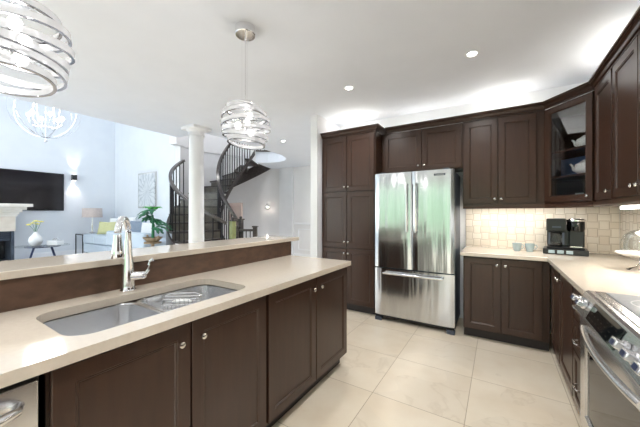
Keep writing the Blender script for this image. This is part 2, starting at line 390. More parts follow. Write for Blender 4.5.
# trims
def base(name, path, label): struct(name, MB().sweep(path, [(0, 0), (.016, 0), (.016, .11), (.008, .14), (0, .14)]), M['trim'], label, 'baseboard')
base('baseboard_tv', [(XG, -2.9), (XG, .6)], 'white baseboard under the television wall')
base('baseboard_sofa', [(XG, 2.6), (XG, YG), (-7.2, YG)], 'white baseboard behind the sofa')
base('baseboard_hall', [(-5.2, YF), (-2.27, YF)], 'white baseboard of the stair hall')
base('baseboard_fridge', [(-1.31, YB), (-.33, YB)], 'white baseboard behind the fridge')
ct = MB().sweep([(-5.19, YF), (-2.27, YF)], [(0, 1.0), (.02, 1.0), (.03, 1.03), (.02, 1.06), (0, 1.06)])
struct('trim_1', ct, M['trim'], 'white chair rail moulding on the hall wall', 'trim')
pm = MB()
for x0 in (-5.05, -4.05, -3.05):
    x1 = x0+.85
    for b in ((x0, .25, x1, .28), (x0, .85, x1, .88), (x0, .25, x0+.03, .88), (x1-.03, .25, x1, .88)): pm.box(b[0], YF-.015, b[1], b[2], YF, b[3])
struct('trim_2', pm, M['trim'], 'white wainscot panel mouldings below the chair rail', 'trim')
d1 = struct('door_1', MB().door(-5.93, -5.43, .01, 1.6, 4.98, fr=.07, th=.04), M['pink'], 'pinkish beige door under the staircase', 'door')
# column
c = thing('column', 'white round column with square capital beyond the bar', 'column', (-4.15, 2.85, 0))
MB().lathe([(.122, .16), (.12, .3), (.116, 1.2), (.11, 2.4), (.106, 2.58)], n=40).build('shaft', M['trim'], c, smooth=True)
MB().lathe([(.112, 2.58), (.13, 2.585), (.13, 2.60), (.118, 2.605), (.12, 2.64), (.15, 2.665), (.155, 2.675)], n=40).box(-.165, -.165, 2.676, .165, .165, 2.718).build('capital', M['trim'], c, smooth=True)
MB().box(-.18, -.18, 0, .18, .18, .08).lathe([(.17, .081), (.175, .11), (.15, .14), (.14, .16)], n=40).build('plinth', M['trim'], c, smooth=True)

# ------------------------------------------------------------ cabinets
def knob(parent, x, z, y=0):
    MB().lathe([(.005, 0), (.0055, .011), (.011, .015), (.0138, .021), (.0125, .026), (.006, .029), (0, .0295)], n=16, mtx=Matrix.Rotation(R(90), 4, 'X')).build('knob', M['nickel'], parent, smooth=True, loc=(x, y, z))
def cabinet(name, label, cat, loc, rz, w, d, z0, z1, doors, group=None, toe=False, m='wood', crown=None, rail=False, drawers=()):
    """local: x to the right seen from the front, front face frame at y=0, body goes to y=d; doors 20 mm in front"""
    t = thing(name, label, cat, loc, rz, group)
    b = MB().box(0, 0, z0+(.1 if toe else 0), w, d, z1)
    b.build('body', M[m], t, bevel=.0015)
    if toe: MB().box(.0, .055, .002, w, d, .1).build('toe_kick', M['toe'], t)
    for (x0, x1, a, b_, kx, kz) in doors:
        dr = MB().door(x0, x1, a, b_, -.021).build('door', M[m], t)
        if kx is not None: knob(dr, kx, kz, -.021)
    for (x0, x1, a, b_) in drawers:
        dr = MB().door(x0, x1, a, b_, -.021, fr=.04).build('drawer', M[m], t)
        cx, cz = (x0+x1)/2, (a+b_)/2
        MB().tube([(cx-.045, -.021, cz), (cx-.045, -.045, cz), (cx-.03, -.052, cz+.004), (cx+.03, -.052, cz+.004), (cx+.045, -.045, cz), (cx+.045, -.021, cz)], .005, 8).build('handle', M['nickel'], dr, smooth=True)
    return t
CROWN = [(0, 2.396), (.010, 2.396), (.010, 2.410), (.020, 2.416), (.028, 2.434), (.044, 2.446), (.044, 2.452), (.057, 2.455), (.057, 2.468), (0, 2.468)]
# pantry
pw = .805
p = cabinet('pantry_cabinet', 'tall dark brown pantry cupboard with six panelled doors beside the fridge', 'cabinet', (-2.145, 3.49, 0), 0, pw, .54, 0, 2.40,
    [(.012, .398, 1.635, 2.375, .372, 1.69), (.407, .793, 1.635, 2.375, .433, 1.69),
     (.012, .398, .868, 1.615, .372, .945), (.407, .793, .868, 1.615, .433, .945),
     (.012, .398, .115, .848, .372, .79), (.407, .793, .115, .848, .433, .79)], toe=True)
MB().sweep([(pw, .54), (pw, 0), (0, 0)][::-1], [(o, z) for o, z in CROWN]).build('crown_moulding', M['wood'], p)
# over fridge
cabinet('wall_cabinet', 'dark brown two-door cabinet above the fridge', 'cabinet', (-1.335, 3.71, 0), 0, .985, .32, 1.86, 2.395,
    [(.035, .52, 1.875, 2.375, .487, 1.93), (.527, .972, 1.875, 2.375, .56, 1.93)], 'dark wall cabinets')
# back upper pair
cabinet('wall_cabinet', 'dark brown two-door wall cabinet between the fridge and the glass-door cabinet', 'cabinet', (-.348, 3.71, 0), 0, .758, .32, 1.43, 2.40,
    [(.012, .345, 1.442, 2.378, .318, 1.49), (.352, .685, 1.442, 2.378, .38, 1.49)], 'dark wall cabinets')
# right uppers (local x runs toward -Y)
cabinet('wall_cabinet', 'dark brown single-door wall cabinet right beside the glass-door cabinet', 'cabinet', (.715, 3.330, 0), R(-90), .476, .32, 1.43, 2.40,
    [(.05, .464, 1.442, 2.378, .43, 1.50)], 'dark wall cabinets')
cabinet('wall_cabinet', 'dark brown two-door wall cabinet above the range counter and lit strip', 'cabinet', (.715, 2.852, 0), R(-90), .91, .32, 1.43, 2.40,
    [(.012, .448, 1.442, 2.378, .412, 1.50), (.456, .898, 1.442, 2.378, .492, 1.50)], 'dark wall cabinets')
# diagonal glass cabinet
PA = Vector((.412, 3.712)); PB = Vector((.713, 3.332))
dvec = (PB-PA); wl = dvec.length; dang = math.atan2(dvec.y, dvec.x)
g = thing('glass_door_cabinet', 'dark brown corner wall cabinet with a glass door showing white teapots', 'cabinet', (PA.x, PA.y, 0), dang)
inv = Matrix.Rotation(-dang, 4, 'Z') @ Matrix.Translation((-PA.x, -PA.y, 0))
def loc2(p): v = inv @ Vector((p[0], p[1], 0)); return (v.x, v.y)
foot = [(.412, 3.712), (.713, 3.332), (1.03, 3.334), (1.03, 4.02), (.414, 4.02)]
b = MB()
b.prism([loc2(q) for q in foot], 1.43, 1.45); b.prism([loc2(q) for q in foot], 2.372, 2.394)
for a_, b2 in ((1, 2), (2, 3), (3, 4), (4, 0)):
    A = Vector(loc2(foot[a_])); B = Vector(loc2(foot[b2])); d = (B-A).normalized(); n_ = Vector((-d.y, d.x))*.014
    b.prism([tuple(A), tuple(B), tuple(B+n_), tuple(A+n_)], 1.45, 2.372)
b.box(.0, 0, 1.45, .018, .03, 2.372).box(wl-.018, 0, 1.45, wl, .03, 2.372)
b.build('body', M['wood'], g)
inner = [(.43, 3.73), (.715, 3.37), (1.0, 3.36), (1.0, 4.0), (.43, 4.0)]
for z in (1.68, 1.93): MB().prism([loc2(q) for q in inner], z, z+.018).build('shelf', M['wood'], g)
dr = MB().door(.012, wl-.012, 1.442, 2.385, -.021, glass=True, fr=.05).build('door', M['wood'], g)
MB().box(.066, -.008, 1.50, wl-.066, -.004, 2.33).build('glass_pane', M['glass'], dr)
knob(dr, wl-.042, 1.485, -.021)
# crown & light rail along the run
run = [(-1.27, 3.71), (.412, 3.71), (.715, 3.330), (.715, 2.0)]
tag(MB().sweep(run, CROWN).build('crown_moulding', M['wood']), 'dark brown stepped crown moulding running above the wall cabinets', 'moulding')
run2 = [(-.345, 3.71), (.412, 3.71), (.715, 3.330), (.715, 2.0)]
tag(MB().sweep(run2, [(.0, 1.385), (.014, 1.385), (.02, 1.40), (.02, 1.429), (0, 1.429), (-.02, 1.429), (-.02, 1.385)]).build('light_rail', M['wood']), 'dark brown light rail under the wall cabinets', 'moulding')
# base cabinets, back
cabinet('base_cabinet', 'dark brown two-door base cabinet beside the fridge under the mugs', 'cabinet', (-.318, 3.44, 0), 0, .735, .585, 0, .876,
    [(.012, .34, .115, .862, .308, .80), (.347, .675, .115, .862, .38, .80)], 'dark base cabinets', toe=True)
# base right
cabinet('base_cabinet', 'dark brown narrow-door base cabinet in the inner corner', 'cabinet', (.44, 3.436, 0), R(-90), .474, .60, 0, .876,
    [(.06, .462, .115, .862, .435, .80)], 'dark base cabinets', toe=True)
cabinet('base_cabinet', 'dark brown one-door base cabinet between the corner and the drawers', 'cabinet', (.44, 2.961, 0), R(-90), .48, .60, 0, .876,
    [(.012, .468, .115, .862, .045, .80)], 'dark base cabinets', toe=True)
cabinet('drawer_cabinet', 'dark brown base cabinet with three drawers next to the range', 'cabinet', (.44, 2.480, 0), R(-90), .41, .60, 0, .876, [], toe=True,
    drawers=[(.012, .398, .66, .862), (.012, .398, .45, .652), (.012, .398, .115, .442)])
# counters
tag(MB().prism([(-.345, 3.40), (.393, 3.40), (.393, 2.067), (XW-.002, 2.067), (XW-.002, YB-.002), (-.345, YB-.002)], .877, .915).build('countertop', M['quartz'], bevel=.004),
    'beige polished stone countertop running round the corner to the range', 'countertop')
tag(MB().box(-.345, YB-.012, .917, XW-.014, YB-.001, 1.40).build('backsplash', splash_mat('x')), 'cream basket weave tile backsplash behind the mugs and coffee maker', 'backsplash', 'tile backsplashes')
tag(MB().box(XW-.012, 1.0, .917, XW-.001, YB-.014, 1.40).build('backsplash', splash_mat('y')), 'cream basket weave tile backsplash on the range side wall', 'backsplash', 'tile backsplashes')
tag(MB().box(.79, 2.05, 1.364, .84, 3.05, 1.384).build('strip_light', M['strip']), 'lit white strip light under the range side wall cabinets', 'light')

# unseen cabinets past the range, added to darken reflections in the island
cabinet('base_cabinet', 'added dark brown base cabinet on the near side of the range, toward the patio doors', 'cabinet', (.44, 1.145, 0), R(-90), .90, .60, 0, .876,
    [(.012, .446, .115, .862, .41, .80), (.454, .888, .115, .862, .49, .80)], 'dark base cabinets', toe=True)
cabinet('base_cabinet', 'added dark brown base cabinet nearest the patio doors', 'cabinet', (.44, .24, 0), R(-90), .90, .60, 0, .876,
    [(.012, .446, .115, .862, .41, .80), (.454, .888, .115, .862, .49, .80)], 'dark base cabinets', toe=True)
cabinet('wall_cabinet', 'added dark brown wall cabinet nearest the patio doors', 'cabinet', (.715, .95, 0), R(-90), 1.6, .32, 1.43, 2.40,
    [(.012, .526, 1.442, 2.378, .49, 1.50), (.534, 1.06, 1.442, 2.378, .57, 1.50), (1.07, 1.588, 1.442, 2.378, 1.11, 1.50)], 'dark wall cabinets')
tag(MB().box(.393, -.665, .877, XW-.002, 1.148, .915).build('countertop', M['quartz'], bevel=.004), 'added beige polished stone countertop on the near side of the range', 'countertop')

# island (local x runs toward +Y, front faces +X)
XI = -1.14
sink_cab = cabinet('island_cabinet', 'dark brown island sink cabinet with two doors below the sink', 'cabinet', (XI, .284, 0), R(90), .936, .53, 0, .66,
    [(.008, .457, .115, .862, .406, .79), (.466, .928, .115, .862, .508, .79)], 'island cabinets', toe=True)
cabinet('island_cabinet', 'dark brown island cabinet with two doors at the far end of the island', 'cabinet', (XI, 1.222, 0), R(90), 1.02, .53, 0, .876,
    [(.012, .512, .115, .862, .465, .79), (.522, 1.008, .115, .862, .565, .79)], 'island cabinets', toe=True)
MB().box(0, 0, .661, .936, .018, .876).build('face_frame', M['wood'], sink_cab)
# dishwasher
dw = thing('dishwasher', 'stainless steel dishwasher with bar handle beside the sink cabinet', 'dishwasher', (XI, -.328, 0), R(90))
MB().box(0, 0, .1, .597, .53, .868).build('body', M['black'], dw)
MB().box(.003, -.026, .105, .590, -.002, .853).build('door', M['steel'], dw, bevel=.003)
MB().tube([(.03, -.026, .80), (.04, -.055, .80), (.07, -.068, .80), (.29, -.072, .80), (.51, -.068, .80), (.54, -.055, .80), (.55, -.026, .80)], .013, 12).build('handle', M['steel'], dw, smooth=True)
MB().box(0, .055, .002, .597, .5, .098).build('toe_kick', M['toe'], dw)
# knee wall and bar top
tag(MB().box(-2.02, -1.5, 0, -1.762, 2.27, 1.052).build('knee_wall', M['wood2']), 'brown stained low wall behind the sink carrying the raised bar', 'wall')
tag(MB().box(-2.15, -1.5, 1.053, -1.742, 2.38, 1.088).build('bar_top', M['quartz'], bevel=.004), 'raised beige polished stone bar top behind the sink', 'countertop')
# island counter with sink cutout
def rrect(x0, y0, x1, y1, r, n=6):
    pts = []
    for cx, cy, a0 in ((x1-r, y1-r, 0), (x0+r, y1-r, 90), (x0+r, y0+r, 180), (x1-r, y0+r, 270)):
        for i in range(n+1):
            a = R(a0+90*i/n); pts.append((cx+r*math.cos(a), cy+r*math.sin(a)))
    return pts
def plate_hole(outer, inner, z0, z1):
    bm = bmesh.new()
    for z in (z0, z1):
        es = []
        for loop in (outer, inner):
            vs = [bm.verts.new((x, y, z)) for x, y in loop]
            es += [bm.edges.new((vs[i], vs[(i+1) % len(vs)])) for i in range(len(vs))]
        bmesh.ops.triangle_fill(bm, edges=es, use_beauty=True)
    for loop in (outer, inner):
        lo = []; hi = []
        n = len(loop)
        for x, y in loop:
            for v in bm.verts:
                if abs(v.co.x-x) < 1e-6 and abs(v.co.y-y) < 1e-6: (lo if abs(v.co.z-z0) < 1e-6 else hi).append(v)
        for i in range(n): bm.faces.new((lo[i], lo[(i+1) % n], hi[(i+1) % n], hi[i]))
    mb = MB(); mb.bm.free(); mb.bm = bm; return mb
SXa, SXb, SYa, SYb = -1.612, -1.188, .355, 1.165
tag(plate_hole([(-1.760, -1.5), (-1.088, -1.5), (-1.088, 2.25), (-1.760, 2.25)], rrect(SXa, SYa, SXb, SYb, .085), .878, .915).build('island_countertop', M['quartz']),
    'beige polished stone island countertop around the double sink', 'countertop')
# sink
sk = thing('kitchen_sink', 'undermount stainless steel double bowl sink in the island', 'sink', (0, 0, 0))
def bowl(x0, y0, x1, y1, zt, zb, r=.08):
    mb = MB(); bm = mb.bm; rows = []
    levels = [(-.018, zt), (-.004, zt), (0, zt-.004), (.006, (zt+zb)/2), (.012, zb+.045), (.022, zb+.015), (.045, zb+.002), (.08, zb)]
    for ins, z in levels:
        rows.append([bm.verts.new((x, y, z)) for x, y in rrect(x0+ins, y0+ins, x1-ins, y1-ins, max(.01, r-ins*.6))])
    for A, B in zip(rows, rows[1:]):
        n = len(A)
        for i in range(n): bm.faces.new((A[i], A[(i+1) % n], B[(i+1) % n], B[i]))
    bm.faces.new(rows[-1]); return mb
for (ya, yb) in ((SYa-.004, .722), (.752, SYb+.004)):
    bo = bowl(SXa-.006, ya, SXb+.006, yb, .874, .69).build('bowl', M['sinksteel'], sk, smooth=True)
    so = bo.modifiers.new('thick', 'SOLIDIFY'); so.thickness = .0012; so.offset = 1
    MB().lathe([(.045, .6925), (.045, .696), (.036, .697), (.03, .6935), (.004, .6935), (0, .6945)], c=((SXa+SXb)/2, (ya+yb)/2, 0), n=24).build('drain', M['chrome'], bo, smooth=True)
# dish rack / utensil caddy in the second bowl
cq = thing('sink_caddy', 'wire utensil caddy hanging inside the far sink bowl', 'caddy', (-1.50, .94, .80), R(38))
mb = MB()
for z in (0, .03, .06): mb.tube([(x, y, z) for x, y in rrect(-.1, -.03, .1, .03, .02)]+[(.08+.02, .01, z)], .0025, 6)
for i in range(9):
    x = -.088+.022*i; mb.tube([(x, -.03, .062), (x, -.03, -.002), (x, .03, -.002), (x, .03, .062)], .0018, 6)
mb.build('wire_basket', M['chrome'], cq, smooth=True)
MB().tube([(-.1, .03, .06), (-.08, .04, .072), (-.02, .04, .074), (.06, .04, .074), (.1, .03, .06)], .004, 6).build('hanger', M['chrome'], cq, smooth=True)
MB().sphere((0, 0, .035), .03, (1.9, .8, .55), 16).build('sponge', M['pillow_w'], cq, smooth=True)
# faucet
fc = thing('faucet', 'chrome gooseneck pull-down faucet behind the sink', 'faucet', (-1.684, .748, .9155))
MB().lathe([(.036, 0), (.037, .006), (.033, .012), (.031, .03), (.030, .09), (.028, .13), (.020, .20), (.0165, .27)], n=28).build('body', M['chrome'], fc, smooth=True)
dx, dy = .165, -.118
pts = [(0, 0, .262)]
for i in range(0, 19):
    a = R(180-10*i*.93)
    pts.append((dx*(.5+.5*math.cos(a)), dy*(.5+.5*math.cos(a)), .307+.082*math.sin(a)))
nk = MB().tube(pts, [.0155]*20, 14).build('spout', M['chrome'], fc, smooth=True)
MB().lathe([(.0, .205), (.025, .205), (.027, .212), (.024, .24), (.018, .285), (.016, .315), (0, .315)], c=(dx, dy, 0), n=24).build('spray_head', M['chrome'], fc, smooth=True)
hd = MB().cyl((.01, .01, .078), (.048, .048, .080), .024, .020, 20).sphere((.05, .05, .08), .021).build('handle_hub', M['chrome'], fc, smooth=True)
MB().tube([(.05, .05, .085), (.062, .062, .092), (.070, .070, .11), (.070, .070, .135), (.075, .075, .155), (.086, .084, .163)], [.009, .009, .008, .0075, .008, .0095], 12).build('lever', M['chrome'], hd, smooth=True)

# ------------------------------------------------------------ fridge
f = thing('refrigerator', 'stainless steel french-door refrigerator with bottom freezer drawer', 'refrigerator', (-1.312, 3.395, 0))
fw = .912
MB().box(.006, .062, .05, fw-.006, .60, 1.80).build('body', M['grey'], f, bevel=.004)
def fdoor(nm, x0, x1, z0, z1):
    # gently crowned front: profile across the width
    n = 12; poly = [(x0, .058)]
    for i in range(n+1):
        t_ = i/n; x = x0+(x1-x0)*t_; e_ = min(1, min(t_, 1-t_)*14)
        poly.append((x, .012-.012*math.sin(PI*min(1, max(0, e_))/2)-.0))
    poly.append((x1, .058))
    return MB().prism(poly, z0, z1).build(nm, M['fridge'], f, smooth=True)
dl = fdoor('door', .0, .4535, .668, 1.822); drr = fdoor('door', .4585, fw, .668, 1.822)
fz = fdoor('freezer_drawer', .0, fw, .078, .655)
def bar(parent, p0, p1, out=.05):
    p0 = Vector(p0); p1 = Vector(p1); o_ = Vector((0, -out, 0)); d = (p1-p0).normalized()
    h = MB().cyl(p0+o_-d*.02, p1+o_+d*.02, .0125, n=16)
    h.cyl(p0, p0+o_, .010, n=12).cyl(p1, p1+o_, .010, n=12)
    return h.build('handle', M['steel'], parent, smooth=True)
bar(dl, (.405, .004, 1.13), (.405, .004, 1.66)); bar(drr, (.507, .004, 1.13), (.507, .004, 1.66))
bar(fz, (.14, .004, .605), (.78, .004, .605))
bd = MB().box(.70, -.004, 1.755, .82, .0005, 1.778).build('badge', M['grey'], f)
def text(body, size, m, loc, rot, parent, name='lettering'):
    cu = bpy.data.curves.new(name, 'FONT'); cu.body = body; cu.size = size; cu.extrude = .0006; cu.align_x = 'CENTER'; cu.align_y = 'CENTER'
    cu.materials.append(m); o = bpy.data.objects.new(name, cu); C.objects.link(o)
    dg = bpy.context.evaluated_depsgraph_get(); me = bpy.data.meshes.new_from_object(o.evaluated_get(dg)); bpy.data.objects.remove(o)
    if not me.materials: me.materials.append(m)
    o = bpy.data.objects.new(name, me); C.objects.link(o); o.parent = parent; o.location = loc; o.rotation_euler = rot
    return o
text('KitchenAid', .019, M['nickel'], (.76, -.0046, 1.766), (R(90), 0, 0), bd)
MB().box(.01, .03, .045, fw-.01, .06, .075).build('grille', M['black'], f)
for x in (.0, fw-.085): MB().box(x, .005, 0, x+.085, .06, .044).build('foot', M['grey'], f, bevel=.004)
for x in (.06, fw-.12): MB().box(x, .03, 1.801, x+.06, .13, 1.84).build('hinge_cover', M['grey'], f, bevel=.004)

# ------------------------------------------------------------ range (local x toward -Y, front faces -X)
rg = thing('range', 'stainless steel slide-in range with glass cooktop and front knobs', 'range', (.40, 2.060, 0), R(-90))
rw = .905
MB().box(0, .03, .02, rw, .64, .895).build('body', M['steel'], rg)
# sloped control panel
pn = MB(); prof = [(-.045, .815), (.035, .815), (.035, .905), (.030, .9165), (.012, .918), (-.002, .912)]
lo = [pn.bm.verts.new((0, y, z)) for y, z in prof]; hi = [pn.bm.verts.new((rw, y, z)) for y, z in prof]
for i in range(len(prof)): pn.bm.faces.new((lo[i], lo[(i+1) % 6], hi[(i+1) % 6], hi[i]))
pn.bm.faces.new(lo); pn.bm.faces.new(hi[::-1])
pnl = pn.build('control_panel', M['steel'], rg, bevel=.002)
sl = math.atan2(.043, .097)   # slope back from vertical
def pp(x, s): # point on the sloped face, s up the slope 0..1, local frame
    return Vector((x, -.045+.043*s, .815+.097*s))
nrm = Vector((0, -.097, .043)).normalized()
dq = MB(); a_ = [pp(.22, .1)+nrm*.001, pp(.60, .1)+nrm*.001, pp(.60, .9)+nrm*.001, pp(.22, .9)+nrm*.001]
lo = [dq.bm.verts.new(v) for v in a_]; hi = [dq.bm.verts.new(v+nrm*.002) for v in a_]
for i in range(4): dq.bm.faces.new((lo[i], lo[(i+1) % 4], hi[(i+1) % 4], hi[i]))
dq.bm.faces.new(lo); dq.bm.faces.new(hi)
dsp = dq.build('display', M['gloss'], rg)
for rr_ in range(3):
    for i in range(7):
        if rr_ == 2 and i < 4: continue
        pt = pp(.26+.047*i, .25+.22*rr_)+nrm*.0034; MB().box(pt.x-.006, pt.y-.0004, pt.z-.0016, pt.x+.006, pt.y+.0004, pt.z+.0016).build('button_mark', M['nickel'], dsp)
for kx in (.035, .132, .672, .770, .868):
    b0 = pp(kx, .52)
    kb = MB().cyl(b0+nrm*.0005, b0+nrm*.018, .023, .022, 20)
    q = nrm.to_track_quat('Z', 'X').to_matrix().to_4x4()
    kb.box(-.013, -.027, .016, .013, .027, .042, mtx=Matrix.Translation(b0) @ q)
    ko = kb.build('knob', M['silver'], rg, bevel=.004, smooth=True)
    MB().box(-.009, -.014, .0425, .009, .014, .0438, mtx=Matrix.Translation(b0) @ q).build('knob_inlay', M['navy'], ko)
# oven door
od = MB().door(.006, rw-.006, .20, .795, -.022, fr=.085, th=.05, glass=True).build('oven_door', M['steel'], rg)
MB().box(.085, -.012, .28, rw-.085, .02, .715).build('oven_window', M['gloss'], od)
pts = []
for i in range(17):
    t_ = i/16; pts.append((.10+(rw-.20)*t_, -.028-.030*math.sin(PI*t_)**.8, .742))
MB().tube(pts, .014, 14).build('handle', M['steel'], od, smooth=True)
MB().box(.006, -.018, .06, rw-.006, .028, .19).build('storage_drawer', M['steel'], rg, bevel=.003)
MB().box(.02, .05, .0, rw-.02, .62, .02).build('toe_kick', M['black'], rg)
ck = MB().box(0, .036, .896, rw, .64, .917).build('cooktop_frame', M['steel'], rg, bevel=.003)
M['cook'] = noisy('speckled_cooktop_glass', srgb(160, 162, 166), srgb(174, 176, 180), 90, .06)  # pale grey base stands in for the glass's bright reflection
ckg = MB().box(.02, .075, .9172, rw-.02, .62, .9205).build('cooktop_glass', M['cook'], rg, bevel=.001)
M['ringm'] = mat('burner_ring_print', srgb(205, 206, 208), .2)
for (x, y, r) in ((.22, .22, .105), (.22, .48, .08), (.68, .22, .09), (.68, .48, .11)):
    mb = MB()
    for q_ in (r, r*.62): mb.lathe([(q_-.002, .9206), (q_+.002, .9206), (q_+.002, .9210), (q_-.002, .9210)], c=(x, y, 0), n=48, closed=True)
    mb.build('burner_ring', M['ringm'], ckg)

# ------------------------------------------------------------ counter objects
cm = thing('coffee_maker', 'black twin coffee maker with glass carafe on a pod drawer', 'coffee maker', (.585, 3.83, .9155), R(-8))
MB().box(-.175, -.13, .0, .175, .13, .055).build('pod_drawer', M['black'], cm, bevel=.006)
for i in range(3): MB().box(-.13+.07*i, -.134, .012, -.08+.07*i, -.130, .044).build('drawer_tile', M['cup'], cm)
MB().box(-.145, -.11, .056, .15, .11, .075).box(-.145, .02, .075, .15, .11, .30).box(.03, -.02, .075, .15, .03, .30).box(-.148, -.11, .235, .012, .11, .362).build('body', M['black'], cm, bevel=.01)
MB().lathe([(0, .235), (.062, .235), (.068, .26), (.068, .33), (.06, .352), (0, .352)], c=(.085, -.03, 0), n=32).build('brew_head', M['gloss'], cm, smooth=True)
MB().lathe([(.068, .332), (.073, .336), (.073, .352), (.06, .362), (.058, .353), (.06, .338)], c=(.085, -.03, 0), n=32, closed=True).build('silver_lid_ring', M['nickel'], cm, smooth=True)
MB().box(-.10, -.113, .27, -.03, -.110, .285).build('logo_plate', M['grey'], cm)
cf = MB().lathe([(.045, .076), (.058, .085), (.062, .13), (.052, .18), (.046, .20)], c=(-.07, -.045, 0), n=28).build('carafe', M['glass'], cm, smooth=True)
MB().lathe([(0, .08), (.05, .082), (.056, .10), (.057, .115), (0, .115)], c=(-.07, -.045, 0), n=24).build('coffee', M['gloss'], cf, smooth=True)
MB().lathe([(.048, .2), (.05, .205), (.04, .225), (0, .228)], c=(-.07, -.045, 0), n=24).tube([(-.11, -.08, .205), (-.125, -.10, .19), (-.125, -.10, .13), (-.112, -.08, .11)], .006, 8).build('carafe_lid', M['black'], cf, smooth=True)
MB().box(-.13, -.105, .10, -.115, -.10, .22).box(-.02, -.105, .10, -.005, -.10, .22).build('trim_bar', M['grey'], cm)
MB().box(.04, -.10, .076, .13, -.02, .09).build('drip_tray', M['nickel'], cm, bevel=.003)
# mugs
def mug(x, y, rz, label):
    t = thing('mug', label, 'mug', (x, y, .9155), rz, 'blue grey mugs')
    MB().lathe([(0, 0), (.026, 0), (.030, .004), (.040, .045), (.044, .088), (.041, .088), (.036, .045), (.027, .008), (0, .007)], n=28).build('cup', M['cup'], t, smooth=True)
    MB().tube([(.038, 0, .072), (.058, 0, .074), (.066, 0, .055), (.058, 0, .036), (.036, 0, .03)], .0055, 8).build('handle', M['cup'], t, smooth=True)
mug(.178, 3.83, R(-20), 'blue grey mug on the counter, farther from the coffee maker')
mug(.292, 3.83, R(-10), 'blue grey mug on the counter, next to the coffee maker')
# cake stand with dome
ks = thing('cake_stand', 'white cake stand with silver foot and clear glass dome', 'cake stand', (.875, 2.96, .9155))
MB().lathe([(0, 0), (.078, 0), (.08, .008), (.06, .02), (.03, .03), (.014, .05), (.012, .095), (.03, .108), (0, .108)], n=32).build('foot', M['chrome'], ks, smooth=True)
MB().lathe([(0, .109), (.10, .109), (.130, .122), (.137, .132), (.130, .134), (.10, .12), (0, .12)], n=48).build('plate', M['white'], ks, smooth=True)
pf = [(.108, .136), (.108, .20)]+[(.108*math.cos(R(a)), .20+.10*math.sin(R(a))) for a in range(10, 90, 10)]+[(.004, .300)]
dm = MB().lathe(pf+[(max(.001, r-.003), z-.003) for r, z in reversed(pf)], n=48, closed=True).build('glass_dome', M['glass'], ks, smooth=True)
MB().sphere((0, 0, .312), .013).build('dome_knob', M['glass'], dm, smooth=True)
# teapots etc. in the glass cabinet
def teapot(x, y, z, s, rz, label):
    t = thing('teapot', label, 'teapot', (x, y, z), rz, 'white teapots in the glass cabinet')
    MB().lathe([(r*s, h*s) for r, h in [(0, 0), (.045, 0), (.07, .02), (.082, .05), (.075, .08), (.045, .1), (0, .1)]], n=28).build('pot', M['white'], t, smooth=True)
    MB().tube([(-.07*s, 0, .035*s), (-.105*s, 0, .05*s), (-.12*s, 0, .085*s), (-.135*s, 0, .098*s)], [.016*s, .012*s, .009*s, .008*s], 10).build('spout', M['white'], t, smooth=True)
    MB().tube([(.06*s, 0, .085*s), (.11*s, 0, .09*s), (.12*s, 0, .055*s), (.075*s, 0, .03*s)], .007*s, 8).build('handle', M['white'], t, smooth=True)
    MB().lathe([(.045*s, .101*s), (.03*s, .112*s), (.006*s, .117*s), (.012*s, .128*s), (0, .135*s)], n=20).build('lid', M['white'], t, smooth=True)
teapot(.72, 3.62, 1.699, 1.25, dang, 'white teapot on the lower shelf of the glass cabinet')
teapot(.72, 3.62, 1.949, 1.1, dang, 'white teapot on the upper shelf of the glass cabinet')
tag(MB().box(-.13, -.01, 0, .13, .01, .20).build('blue_box', M['bluebox'], loc=(.66, 3.85, 1.699), rot=(0, 0, dang)), 'flat blue box standing behind the teapot on the lower shelf', 'box')
for i, (x, y, lb) in enumerate(((.655, 3.60, 'clear drinking glass beneath the teapots, farther from the door knob'), (.72, 3.545, 'clear drinking glass beneath the teapots, closer to the door knob'))):
    tag(MB().lathe([(0, 0), (.026, 0), (.032, .075), (.029, .075), (.024, .006), (0, .006)], n=24).build('drinking_glass', M['glass' if i == 2 else 'band'], smooth=True, loc=(x, y, 1.4505)), lb, 'glass', 'glasses in the cabinet')

# ------------------------------------------------------------ ceiling lights
def can(x, y, label, power=36, z=CH):
    t = thing('recessed_light', label, 'ceiling light', (x, y, z), 0, 'recessed ceiling lights')
    MB().lathe([(.036, -.001), (.058, -.001), (.056, -.006), (.038, -.003)], n=32, closed=True).build('trim_ring', M['trim'], t, smooth=True)
    MB().lathe([(0, -.0015), (.034, -.0015), (.034, -.003), (0, -.003)], n=32).build('lens', M['can'], t)
    point('recessed_light_lamp', (0, 0, -.02), power, (1, .99, .97), .05, t, spot=150)
import sys
def cpos(u, v, z):
    a = (u-320)/284.4; s_, c_ = math.sin(TH), math.cos(TH); d = (-s_+a*c_, c_+a*s_, (213.5-v)/284.4); t_ = (z-1.33)/d[2]; return (d[0]*t_, d[1]*t_)
can(*cpos(349, 88, CH), 'recessed ceiling light near the pantry end of the kitchen')
can(*cpos(472, 54, CH), 'recessed ceiling light in front of the glass-door cabinet')
can(*cpos(283, 141, CH), 'recessed ceiling light in the hall beside the stair opening')
can(-.2, .6, 'added recessed ceiling light above the walkway by the range', 45); can(-.2, -1.4, 'added recessed ceiling light behind the camera', 45)  # extra lamps added to light the kitchen
can(-1.9, -1.4, 'added recessed ceiling light in front of the patio doors', 45); can(-3.2, .8, 'added recessed ceiling light beyond the bar', 30); can(-3.2, -1.6, 'recessed ceiling light beyond the bar toward the patio doors, also added', 30)  # more added lamps, raising the light around the rear wall and bar
can(-3.3, 5.6, 'added recessed ceiling light deep in the hall', 40)  # added lamp brightening the hall
can(-5.2, 4.6, 'added recessed ceiling light high above the staircase', 110, UH); can(-6.6, 5.6, 'added recessed ceiling light high above the curved stair wall', 70, UH)  # added lamps, hidden above the opening, to brighten the stair walls

